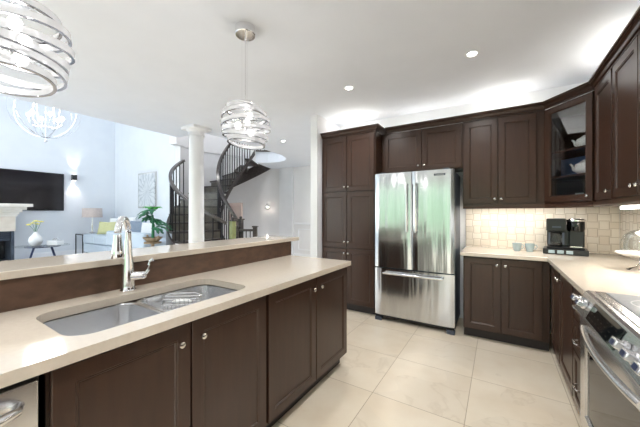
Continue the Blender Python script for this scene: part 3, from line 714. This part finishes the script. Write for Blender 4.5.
def strip(x0, y0, x1, y1, z, power, label, up=True):
    t = thing('cove_light', label, 'light', ((x0+x1)/2, (y0+y1)/2, z), 0, 'cove lights above the cabinets')
    w = max(abs(x1-x0), .03); h = max(abs(y1-y0), .03)
    MB().box(-w/2, -h/2, 0, w/2, h/2, .015).build('housing', M['trim'], t)
    MB().box(-w/2+.005, -h/2+.005, .0155, w/2-.005, h/2-.005, .018).build('diffuser', M['strip'], t)
    area('cove_lamp', (0, 0, .022), (PI, 0, 0), w, h, power, (1, .93, .80), parent=t)
strip(-2.05, 3.72, -1.45, 3.75, 2.402, 1.3, 'light strip hidden on top of the pantry cupboard')
strip(-.30, 3.84, .35, 3.87, 2.402, .9, 'light strip hidden on top of the two-door wall cabinet')
strip(-1.2, 3.9, -.5, 3.93, 2.402, .3, 'light strip hidden on top of the cabinet over the fridge')
strip(.85, 2.85, .88, 3.6, 2.402, 1.5, 'light strip hidden on top of the range side wall cabinets')
area('under_cabinet_lamp', (.90, 2.6, 1.40), (0, 0, 0), .04, 1.1, 7, (1, .93, .82))
area('under_cabinet_lamp', (.15, 3.78, 1.425), (0, 0, 0), .9, .06, 3.6, (1, .95, .88))

# ------------------------------------------------------------ pendants
def pendant(x, y, label, seed):
    rnd = random.Random(seed)
    t = thing('pendant_light', label, 'pendant light', (x, y, 0), 0, 'ring globe pendants over the island')
    MB().lathe([(0, CH-.062), (.07, CH-.062), (.074, CH-.057), (.074, CH-.001), (0, CH-.001)], n=36).build('canopy', M['chrome'], t, smooth=True)
    cd_ = MB()
    for a in (0, 120, 240): cd_.cyl((.025*math.cos(R(a)), .025*math.sin(R(a)), 2.15), (.025*math.cos(R(a)), .025*math.sin(R(a)), CH-.045), .0012, n=6)
    cd_.cyl((0, 0, 2.15), (0, 0, CH-.045), .003, n=8)
    cd_.build('suspension_wire', M['chrome'], t)
    zc = 1.978
    for i in range(6):
        h = .115-.046*i; r = math.sqrt(max(.01, .178**2-(h*.98)**2)); ti = R(rnd.uniform(6, 8)); az = 1.2*i+seed
        mt = Matrix.Translation((rnd.uniform(-.012, .012), rnd.uniform(-.012, .012), zc+h)) @ Matrix.Rotation(az, 4, 'Z') @ Matrix.Rotation(ti, 4, 'X')
        rb = MB().lathe([(r-.008, -.014), (r, -.014), (r+.003, .014), (r-.005, .014)], n=56, mtx=mt, closed=True).build('glass_band', M['band'], t, smooth=True)
        MB().lathe([(r-.010, -.017), (r+.001, -.017), (r+.001, -.014), (r-.010, -.014)], n=56, mtx=mt, closed=True).build('metal_rim', M['rim'], rb, smooth=True)
    MB().lathe([(0, 2.165), (.05, 2.165), (.05, 2.15), (0, 2.15)], n=24).cyl((0, 0, 1.90), (0, 0, 2.15), .006, n=10).build('lamp_stem', M['chrome'], t, smooth=True)
    for k_, (bx, by, bz) in enumerate(((.05, 0, 2.05), (-.03, .045, 2.03), (-.03, -.045, 1.98), (.035, .02, 1.93))):
        MB().sphere((bx, by, bz), .022, (1, 1, 1.25), 14).build('bulb', M['bulb'], t, smooth=True)
    for k_ in range(10):
        a = 2*PI*k_/10; MB().sphere((.085*math.cos(a), .085*math.sin(a), 1.98+.05*math.sin(3*a)), .011, (1, 1, 1.6), 8).build('crystal_drop', M['glass'], t, smooth=True)
    point('pendant_lamp', (0, 0, 2.0), 1.6, (1, .97, .93), .05, t)
pendant(-1.60, 1.505, 'ring globe pendant light hanging over the far half of the island', 3)
pendant(-1.60, .30, 'ring globe pendant light nearest the camera over the sink', 5)

# ------------------------------------------------------------ great room
ch = thing('chandelier', 'orb chandelier of chrome hoops hanging in the living room', 'chandelier', (-8.1, 2.02, 3.5))
for k_ in range(5):
    mt = Matrix.Rotation(R(36*k_+8), 4, 'Z') @ Matrix.Rotation(R(90), 4, 'X')
    MB().lathe([(.56, -.007), (.568, -.007), (.568, .007), (.56, .007)], n=64, mtx=mt, closed=True).build('hoop', M['chrome'], ch, smooth=True)
mb = MB().cyl((0, 0, -.62), (0, 0, 2.08), .008, n=10).sphere((0, 0, -.64), .03)
mb.lathe([(0, 2.05), (.08, 2.05), (.08, 2.09), (0, 2.09)], n=24)
for k_ in range(6):
    a = R(60*k_); mb.tube([(0, 0, -.32), (.15*math.cos(a), .15*math.sin(a), -.36), (.26*math.cos(a), .26*math.sin(a), -.27), (.27*math.cos(a), .27*math.sin(a), -.18)], .008, 6)
mb.build('stem', M['chrome'], ch, smooth=True)
for k_ in range(6):
    a = R(60*k_); MB().sphere((.27*math.cos(a), .27*math.sin(a), -.12), .036, (1, 1, 1.2), 12).build('bulb', M['bulb'], ch, smooth=True)
point('chandelier_lamp', (0, 0, 0), 45, (1, .97, .94), .3, ch)

tv = thing('television', 'large black wall-mounted television over the fireplace', 'television', (XG+.01, 3.36, 1.42))
MB().box(0, -2.05, .0, .05, 0, 1.17).build('casing', M['black'], tv, bevel=.005)
MB().box(.0502, -2.03, .02, .052, -.02, 1.15).build('screen', M['screen'], tv)
fp = thing('fireplace', 'cream fireplace with deep moulded mantel and dark louvred insert', 'fireplace', (XG+.004, 0, 0))
MB().box(0, .55, .86, .80, 2.14, 1.249).box(0, .55, 0, .80, .72, .86).box(0, .72, 0, .1, 2.1, .86).build('surround', M['frieze'], fp)
mt = MB()
for i, (o_, z0, z1) in enumerate(((.03, 1.25, 1.30), (.06, 1.30, 1.36), (.11, 1.36, 1.43), (.18, 1.43, 1.51), (.28, 1.51, 1.59))):
    mt.box(.07, .55-o_, z0, .80+o_, 2.14+o_, z1)
mt.build('mantel', M['stone'], fp, bevel=.008)
ins = MB().box(.12, .74, .0, .78, .80, .855).box(.12, 2.06, 0, .78, 2.12, .855).box(.12, .8, .60, .70, 2.06, .855).box(.12, .8, 0, .7, 2.06, .08)
for i in range(4): ins.box(.70, .82, .63+.055*i, .77, 2.04, .652+.055*i)
ins.build('firebox', M['grey'], fp)
MB().box(.12, .8, .08, .14, 2.06, .6).build('firebox_back', M['black'], fp)
# coffee table
ctb = thing('coffee_table', 'round glass-topped coffee table with navy splayed legs', 'table', (-9.72, 2.37, 0))
MB().lathe([(0, .515), (.52, .515), (.52, .527), (0, .527)], n=48).build('glass_top', M['glass'], ctb, smooth=True)
MB().lathe([(.0, .49), (.33, .49), (.33, .514), (0, .514)], n=48).build('tray', M['navy'], ctb, smooth=True)
for a in (30, 120, 210, 300):
    ca, sa = math.cos(R(a)), math.sin(R(a)); MB().cyl((.22*ca, .22*sa, .49), (.40*ca, .40*sa, 0), .02, .014, 10).build('leg', M['navy'], ctb, smooth=True)
vs = thing('vase', 'pale ceramic vase of yellow flowers on the coffee table', 'vase', (-9.78, 2.25, .5275))
MB().lathe([(0, 0), (.07, 0), (.12, .06), (.135, .14), (.11, .22), (.05, .29), (.035, .33), (.045, .35), (.03, .35)], n=32).build('pot', M['cup' if 0 else 'white'], vs, smooth=True)
rnd = random.Random(2)
for k_ in range(6):
    a = rnd.uniform(0, 2*PI); h = rnd.uniform(.48, .62); q = rnd.uniform(.05, .18)
    st = MB().tube([(0, 0, .3), (q*.4*math.cos(a), q*.4*math.sin(a), .42), (q*math.cos(a), q*math.sin(a), h)], .004, 6).build('stem', M['leaf'], vs)
    mb = MB()
    for j in range(5): mb.sphere((q*math.cos(a)+.03*math.cos(j*1.256), q*math.sin(a)+.03*math.sin(j*1.256), h), .022, (1, 1, .6), 8)
    mb.sphere((q*math.cos(a), q*math.sin(a), h+.01), .018, n=8).build('flower', M['yellow'], st, smooth=True)
bx = thing('decor_box', 'white box with a small dark ornament on the coffee table', 'box', (-9.62, 2.58, .5275), R(30))
MB().box(-.14, -.09, 0, .14, .09, .11).build('box_body', M['white'], bx, bevel=.006)
MB().tube([(-.08, 0, .115), (-.04, .01, .16), (0, 0, .125), (.05, -.01, .17), (.08, 0, .118)], .012, 8).build('ornament', M['nickel'], bx, smooth=True)
# side table & lamp
st = thing('side_table', 'thin dark metal side table carrying the lamp', 'table', (-11.40, 3.92, 0))
MB().box(-.28, -.28, .67, .28, .28, .685).build('table_top', M['glass'], st)
fr = MB()
for a_, b_ in ((-.28, -.28), (.28, -.28), (-.28, .28), (.28, .28)): MB().box(a_-.012, b_-.012, 0, a_+.012, b_+.012, .668).build('leg', M['iron'], st)
MB().box(-.268, -.292, .64, .268, -.268, .668).box(-.268, .268, .64, .268, .292, .668).build('rail', M['iron'], st)
lp = thing('table_lamp', 'slim glass table lamp with taupe drum shade', 'lamp', (-11.32, 3.96, .6855))
MB().lathe([(0, 0), (.085, 0), (.09, .02), (.03, .05), (.022, .10), (.03, .2), (.02, .34), (.012, .42), (.012, .50), (0, .5)], n=24).build('base', M['nickel'], lp, smooth=True)
MB().lathe([(.25, .52), (.27, .52), (.26, .82), (.24, .82)], n=40, closed=True).build('lamp_shade', M['shade'], lp, smooth=True)
MB().cyl((0, 0, .5), (0, 0, .81), .006, n=8).cyl((-.24, 0, .8), (.24, 0, .8), .004, n=6).build('shade_support', M['nickel'], lp)
MB().sphere((0, 0, .66), .04).build('bulb', M['bulb'], lp, smooth=True)
point('table_lamp_light', (0, 0, .66), 6, WARM, .04, lp)
# sofa
sf = thing('sectional_sofa', 'pale blue upholstered sectional sofa against the picture wall', 'sofa', (0, 0, 0))
MB().box(-11.02, 3.62, .12, -9.42, 4.55, .40).build('chaise_base', M['sofa'], sf, bevel=.03, smooth=True)
for x0 in (-11.02, -10.22): MB().box(x0, 3.60, .405, x0+.79, 4.55, .68).build('seat_cushion', M['sofa'], sf, bevel=.05, smooth=True)
MB().box(-9.41, 3.62, .12, -7.32, 4.60, .42).build('sofa_base', M['sofa'], sf, bevel=.03, smooth=True)
MB().box(-9.41, 3.60, .425, -7.32, 3.82, .84).build('backrest', M['sofa'], sf, bevel=.05, smooth=True)
for x0 in (-9.38, -8.35): MB().box(x0, 3.83, .425, x0+1.0, 4.58, .62).build('seat_cushion', M['sofa'], sf, bevel=.05, smooth=True)
for x, y in ((-10.95, 3.7), (-9.5, 3.7), (-10.95, 4.45), (-7.42, 3.7), (-7.42, 4.5), (-9.3, 4.5)): MB().cyl((x, y, 0), (x, y, .12), .03, n=12).build('leg', M['iron'], sf)
def pillow(name, x, y, z, w, h, d, rz, tilt, m, label):
    bm = bmesh.new(); n = 12
    mbp = MB(); grid = {}
    for s_ in (-1, 1):
        for i in range(n+1):
            for j in range(n+1):
                u = -1+2*i/n; v = -1+2*j/n; th = (1-u**4)*(1-v**4)
                pin = 1-.09*(u*u*(1-abs(v))+v*v*(1-abs(u)))
                grid[s_, i, j] = mbp.bm.verts.new((u*w/2*pin, s_*d/2*th**.6, h/2+v*h/2*pin))
    for s_ in (-1, 1):
        for i in range(n):
            for j in range(n): mbp.bm.faces.new((grid[s_, i, j], grid[s_, i+1, j], grid[s_, i+1, j+1], grid[s_, i, j+1]))
    bmesh.ops.remove_doubles(mbp.bm, verts=mbp.bm.verts[:], dist=1e-5)
    bm.free()
    o = mbp.build(name, M[m], smooth=True, loc=(x, y, z), rot=(tilt, 0, rz)); return tag(o, label, 'pillow', 'throw pillows on the sofa')
pillow('throw_pillow', -10.22, 3.92, .685, .62, .40, .16, R(25), R(-12), 'pillow_y', 'pale mustard throw pillow lying in front on the sofa')
pillow('throw_pillow', -10.32, 4.22, .685, .60, .52, .16, R(25), R(-12), 'pillow_w', 'white throw pillow directly behind the mustard pillow')
pillow('throw_pillow', -9.78, 4.28, .685, .55, .55, .16, R(15), R(-12), 'pillow_w', 'white throw pillow seen beside the faucet top')
pillow('throw_pillow', -8.95, 4.20, .625, .50, .50, .16, R(30), R(-10), 'pillow_g', 'grey throw pillow on the sofa under the picture')
pillow('throw_pillow', -8.35, 4.20, .625, .50, .46, .16, R(20), R(-10), 'pillow_w', 'white throw pillow on the sofa next to the plant')
# art
ar = thing('framed_picture', 'silver framed pale grey abstract picture above the sofa', 'picture', (-10.06, YG-.002, 1.52))
MB().box(0, -.045, 0, 1.07, 0, 1.12).build('frame', M['nickel'], ar, bevel=.004)
def art_mat():
    m = mat('abstract_print', srgb(200, 205, 210), .6); b = m.node_tree.nodes['Principled BSDF']
    t = N(m, 'ShaderNodeTexCoord'); mp = N(m, 'ShaderNodeMapping'); mp.inputs['Location'].default_value = (-.53, 0, -.5); L(m, t.outputs['Object'], mp.inputs[0])
    gr = N(m, 'ShaderNodeSeparateXYZ'); L(m, mp.outputs[0], gr.inputs[0])
    an = math_(m, 'ARCTAN2', gr.outputs[2], gr.outputs[0]); ln = N(m, 'ShaderNodeVectorMath', operation='LENGTH'); L(m, mp.outputs[0], ln.inputs[0])
    nn = N(m, 'ShaderNodeTexNoise'); nn.inputs['Scale'].default_value = 6; nn.inputs['Detail'].default_value = 8; L(m, mp.outputs[0], nn.inputs['Vector'])
    ray = math_(m, 'POWER', math_(m, 'ABSOLUTE', math_(m, 'SINE', math_(m, 'ADD', math_(m, 'MULTIPLY', an, 9), math_(m, 'MULTIPLY', nn.outputs[0], 5)))), 8)
    v = math_(m, 'ADD', math_(m, 'MULTIPLY', ray, .3), math_(m, 'MULTIPLY', nn.outputs[0], .7))
    cr = N(m, 'ShaderNodeValToRGB'); cr.color_ramp.elements[0].color = (*srgb(214, 219, 224), 1); cr.color_ramp.elements[1].color = (*srgb(172, 180, 188), 1)
    cr.color_ramp.elements[0].position = .3; cr.color_ramp.elements[1].position = .75; L(m, v, cr.inputs[0]); L(m, cr.outputs[0], b.inputs['Base Color'])
    return m
MB().box(.04, -.048, .04, 1.03, -.0455, 1.08).build('canvas', art_mat(), ar)
# wall sconce box
ws = thing('wall_light', 'small black cube wall light between the television and the sofa', 'wall light', (XG+.005, 3.61, 2.5))
MB().box(0, -.06, -.09, .14, .06, .09).build('housing', M['black'], ws, bevel=.004)
MB().box(.02, -.045, .0905, .12, .045, .094).box(.02, -.045, -.094, .12, .045, -.0905).build('lens', M['bulb'], ws)
point('wall_light_up', (.09, 0, .12), 14, (1, .93, .82), .03, ws, spot=70, rot=(PI, R(6), 0)); point('wall_light_down', (.09, 0, -.12), 14, (1, .88, .78), .03, ws, spot=70, rot=(0, R(6), 0))
# plant on stand
pl = thing('potted_plant', 'leafy green split-leaf plant in a pale wooden bowl on a stand', 'plant', (-6.05, 3.15, 0))
MB().lathe([(0, .745), (.10, .745), (.15, .80), (.19, .84), (.18, .84), (.14, .80), (0, .77)], n=28).tube([(-.22, 0, .87), (-.17, 0, .80), (-.1, 0, .772)], .02, 8).tube([(.22, 0, .87), (.17, 0, .80), (.1, 0, .772)], .02, 8).build('bowl', M['trunk'], pl, smooth=True)
MB().lathe([(0, .715), (.16, .715), (.16, .744), (0, .744)], n=24).cyl((0, 0, .02), (0, 0, .715), .03, n=12).lathe([(0, 0), (.16, 0), (.16, .02), (0, .02)], n=24).build('stand', M['trunk'], pl, smooth=True)
MB().tube([(0, 0, .77), (.01, 0, .95), (-.01, .01, 1.12), (0, 0, 1.3)], [.035, .028, .022, .015], 10).build('stem', M['leaf'], pl, smooth=True)
rnd = random.Random(11)
def leaf(a, z, ln, droop, m, wd=.10):
    ca, sa = math.cos(a), math.sin(a); mb = MB(); n = 8; prev = None
    for i in range(n+1):
        t_ = i/n; r = .06+ln*t_; zz = z+.05*math.sin(PI*t_)-droop*t_*t_; w = wd*math.sin(PI*min(1, .12+t_*.88))*(1 if i % 2 else .5)
        row = [mb.bm.verts.new((r*ca-sa*w, r*sa+ca*w, zz-.25*w)), mb.bm.verts.new((r*ca, r*sa, zz)), mb.bm.verts.new((r*ca+sa*w, r*sa-ca*w, zz-.25*w))]
        if prev:
            for k2 in (0, 1): mb.bm.faces.new((prev[k2], prev[k2+1], row[k2+1], row[k2]))
        prev = row
    mb.tube([(0, 0, z-.08), (.04*ca, .04*sa, z), (.07*ca, .07*sa, z)], .005, 6)
    o = mb.build('leaf', M[m], pl); sm = o.modifiers.new('thick', 'SOLIDIFY'); sm.thickness = .004
for i in range(18):
    z = 1.0+.42*((i*7) % 18)/18; leaf(i*2.4, z, .34-.12*(z-1.0)/.4, .06+.05*rnd.random(), 'leaf', .085)
for i in range(6): leaf(i*1.05+.3, 1.42, .13, -.02, 'leaf2', .07)

# hall sconce
hs = thing('wall_sconce', 'chrome wall sconce with clear glass globe by the staircase', 'wall light', (-6.07, 6.655, 1.53), R(23))
MB().lathe([(0, 0), (.055, 0), (.05, .02), (0, .025)], n=24, mtx=Matrix.Rotation(R(90), 4, 'X')).tube([(0, -.02, 0), (0, -.08, .02), (0, -.1, .07), (0, -.1, .1)], .009, 8).lathe([(0, .07), (.03, .07), (.035, .1), (0, .12)], c=(0, -.1, 0), n=20).build('bracket', M['chrome'], hs, smooth=True)
MB().sphere((0, -.1, .0), .085, n=24).build('glass_globe', M['glass'], hs, smooth=True)
MB().sphere((0, -.1, .0), .028, n=12).build('bulb', M['bulb'], hs, smooth=True)
point('wall_sconce_lamp', (0, -.1, 0), 5, (1, .85, .7), .03, hs)

# ------------------------------------------------------------ staircase
sc_ = thing('staircase', 'dark wooden curved staircase with iron balusters rising to the upper floor', 'staircase', (0, 0, 0))
A0, A1, NS = -55, -250, 16
da = (A1-A0)/NS; rise = 3.02/NS
def sector(r0, r1, a0, a1, z0, z1, n=3):
    poly = [sp_(r0, a0+(a1-a0)*i/n)[:2] for i in range(n+1)]+[sp_(r1, a0+(a1-a0)*i/n)[:2] for i in range(n, -1, -1)]
    return MB().prism(poly, z0, z1)
for i in range(NS-1):
    a = A0+da*i; z = rise*(i+1)
    sector(RI, RO, a-da*.10, a+da, z-.04, z).build('tread', M['dark'], sc_)
    sector(RI+.01, RO-.01, a, a+da*.08, z-rise, z-.041, 1).build('riser', M['riser'], sc_)
n = 60
def zst(a): return 3.02*(a-A0)/(A1-A0)
def stringer(r, dz0, dz1, w):
    mb = MB(); rows = []
    for i in range(n+1):
        a = A0+(A1-A0)*i/n; z = zst(a)
        rows.append([mb.bm.verts.new(Vector(sp_(rr, a, max(0, z+dz)))) for rr, dz in ((r-w, dz0), (r+w, dz0), (r+w, dz1), (r-w, dz1))])
    for A, B in zip(rows, rows[1:]):
        for k2 in range(4): mb.bm.faces.new((A[k2], A[(k2+1) % 4], B[(k2+1) % 4], B[k2]))
    mb.bm.faces.new(rows[0]); mb.bm.faces.new(rows[-1]); return mb
stringer(RO+.022, -.30, .05, .02).build('outer_stringer', M['dark'], sc_, smooth=True)
stringer(RI-.022, -.10, .03, .02).build('inner_stringer', M['dark'], sc_, smooth=True)
def rail(r, a0, a1, extra=(), pre=()):
    pts = list(pre)
    for i in range(41):
        a = a0+(a1-a0)*i/40; pts.append(sp_(r, a, zst(a)+.95+rise))
    pts += list(extra); return MB().tube(pts, 0, sq=(.032, .028)).build('handrail', M['dark'], sc_, smooth=True)
rail(RO-.04, A0, -156); 
landing = [(-5.62, 5.66), (-5.35, 5.86), (-5.05, 5.93), (-4.75, 5.84), (-4.52, 5.62), (-4.38, 5.3), (-4.32, 4.9), (-4.28, 4.5), (-4.28, 3.1)]
rail(RI+.04, A0, A1, [(x, y+.03, 4.0) for x, y in landing[1:]])
def bal(x, y, z0, z1):
    return MB().box(x-.009, y-.009, z0, x+.009, y+.009, z1)
for i in range(NS-1):
    z = rise*(i+1)
    for q in (.25, .75):
        a = A0+da*(i+q)
        if a > -156: p_ = sp_(RO-.04, a); bal(p_[0], p_[1], z, zst(a)+.93+rise).build('baluster', M['iron'], sc_)
    for q in (.3, .8):
        a = A0+da*(i+q); p_ = sp_(RI+.04, a); bal(p_[0], p_[1], z, zst(a)+.93+rise).build('baluster', M['iron'], sc_)
lb = 0
for (xa, ya), (xb, yb) in zip(landing[:-1], landing[1:]):
    nn_ = max(1, int(math.hypot(xb-xa, yb-ya)/.11))
    for j in range(nn_):
        if lb < 36: x = xa+(xb-xa)*j/nn_; y = ya+(yb-ya)*j/nn_+.03; bal(x, y, 3.03, 3.99).build('baluster', M['iron'], sc_); lb += 1
MB().sweep(landing, [(-.02, 3.021), (.03, 3.021), (.03, 3.06), (-.02, 3.06)]).build('landing_nosing', M['dark'], sc_)
for r in (RO-.04, RI+.04):
    p_ = sp_(r, A0+4); nw = MB().box(p_[0]-.045, p_[1]-.045, 0, p_[0]+.045, p_[1]+.045, 1.18).build('newel_post', M['dark' if r < 1 else 'olive'], sc_, bevel=.005)
    MB().box(p_[0]-.06, p_[1]-.06, 1.181, p_[0]+.06, p_[1]+.06, 1.21).sphere((p_[0], p_[1], 1.235), .035).build('newel_cap', M['dark'], nw)
# short guard rail beside the stair foot
def gput(mb, name, m, parent=None, bevel=0):
    o = mb.build(name, m, parent or sc_, bevel=bevel)
    if not parent: o.location = (-4.98, 4.42, 0); o.rotation_euler = (0, 0, R(32))
    return o
for x in (0, .42):
    q = gput(MB().box(x-.045, -.045, 0, x+.045, .045, 1.02), 'newel_post', M['dark'], bevel=.004)
    gput(MB().box(x-.06, -.06, 1.021, x+.06, .06, 1.05), 'newel_cap', M['dark'], q)
gput(MB().box(.046, -.03, .93, .374, .03, .98), 'guard_rail', M['dark']); gput(MB().box(.046, -.02, .08, .374, .02, .12), 'bottom_rail', M['dark'])
for i in range(3): gput(MB().box(.12+.09*i, -.009, .121, .138+.09*i, .009, .929), 'baluster', M['iron'])
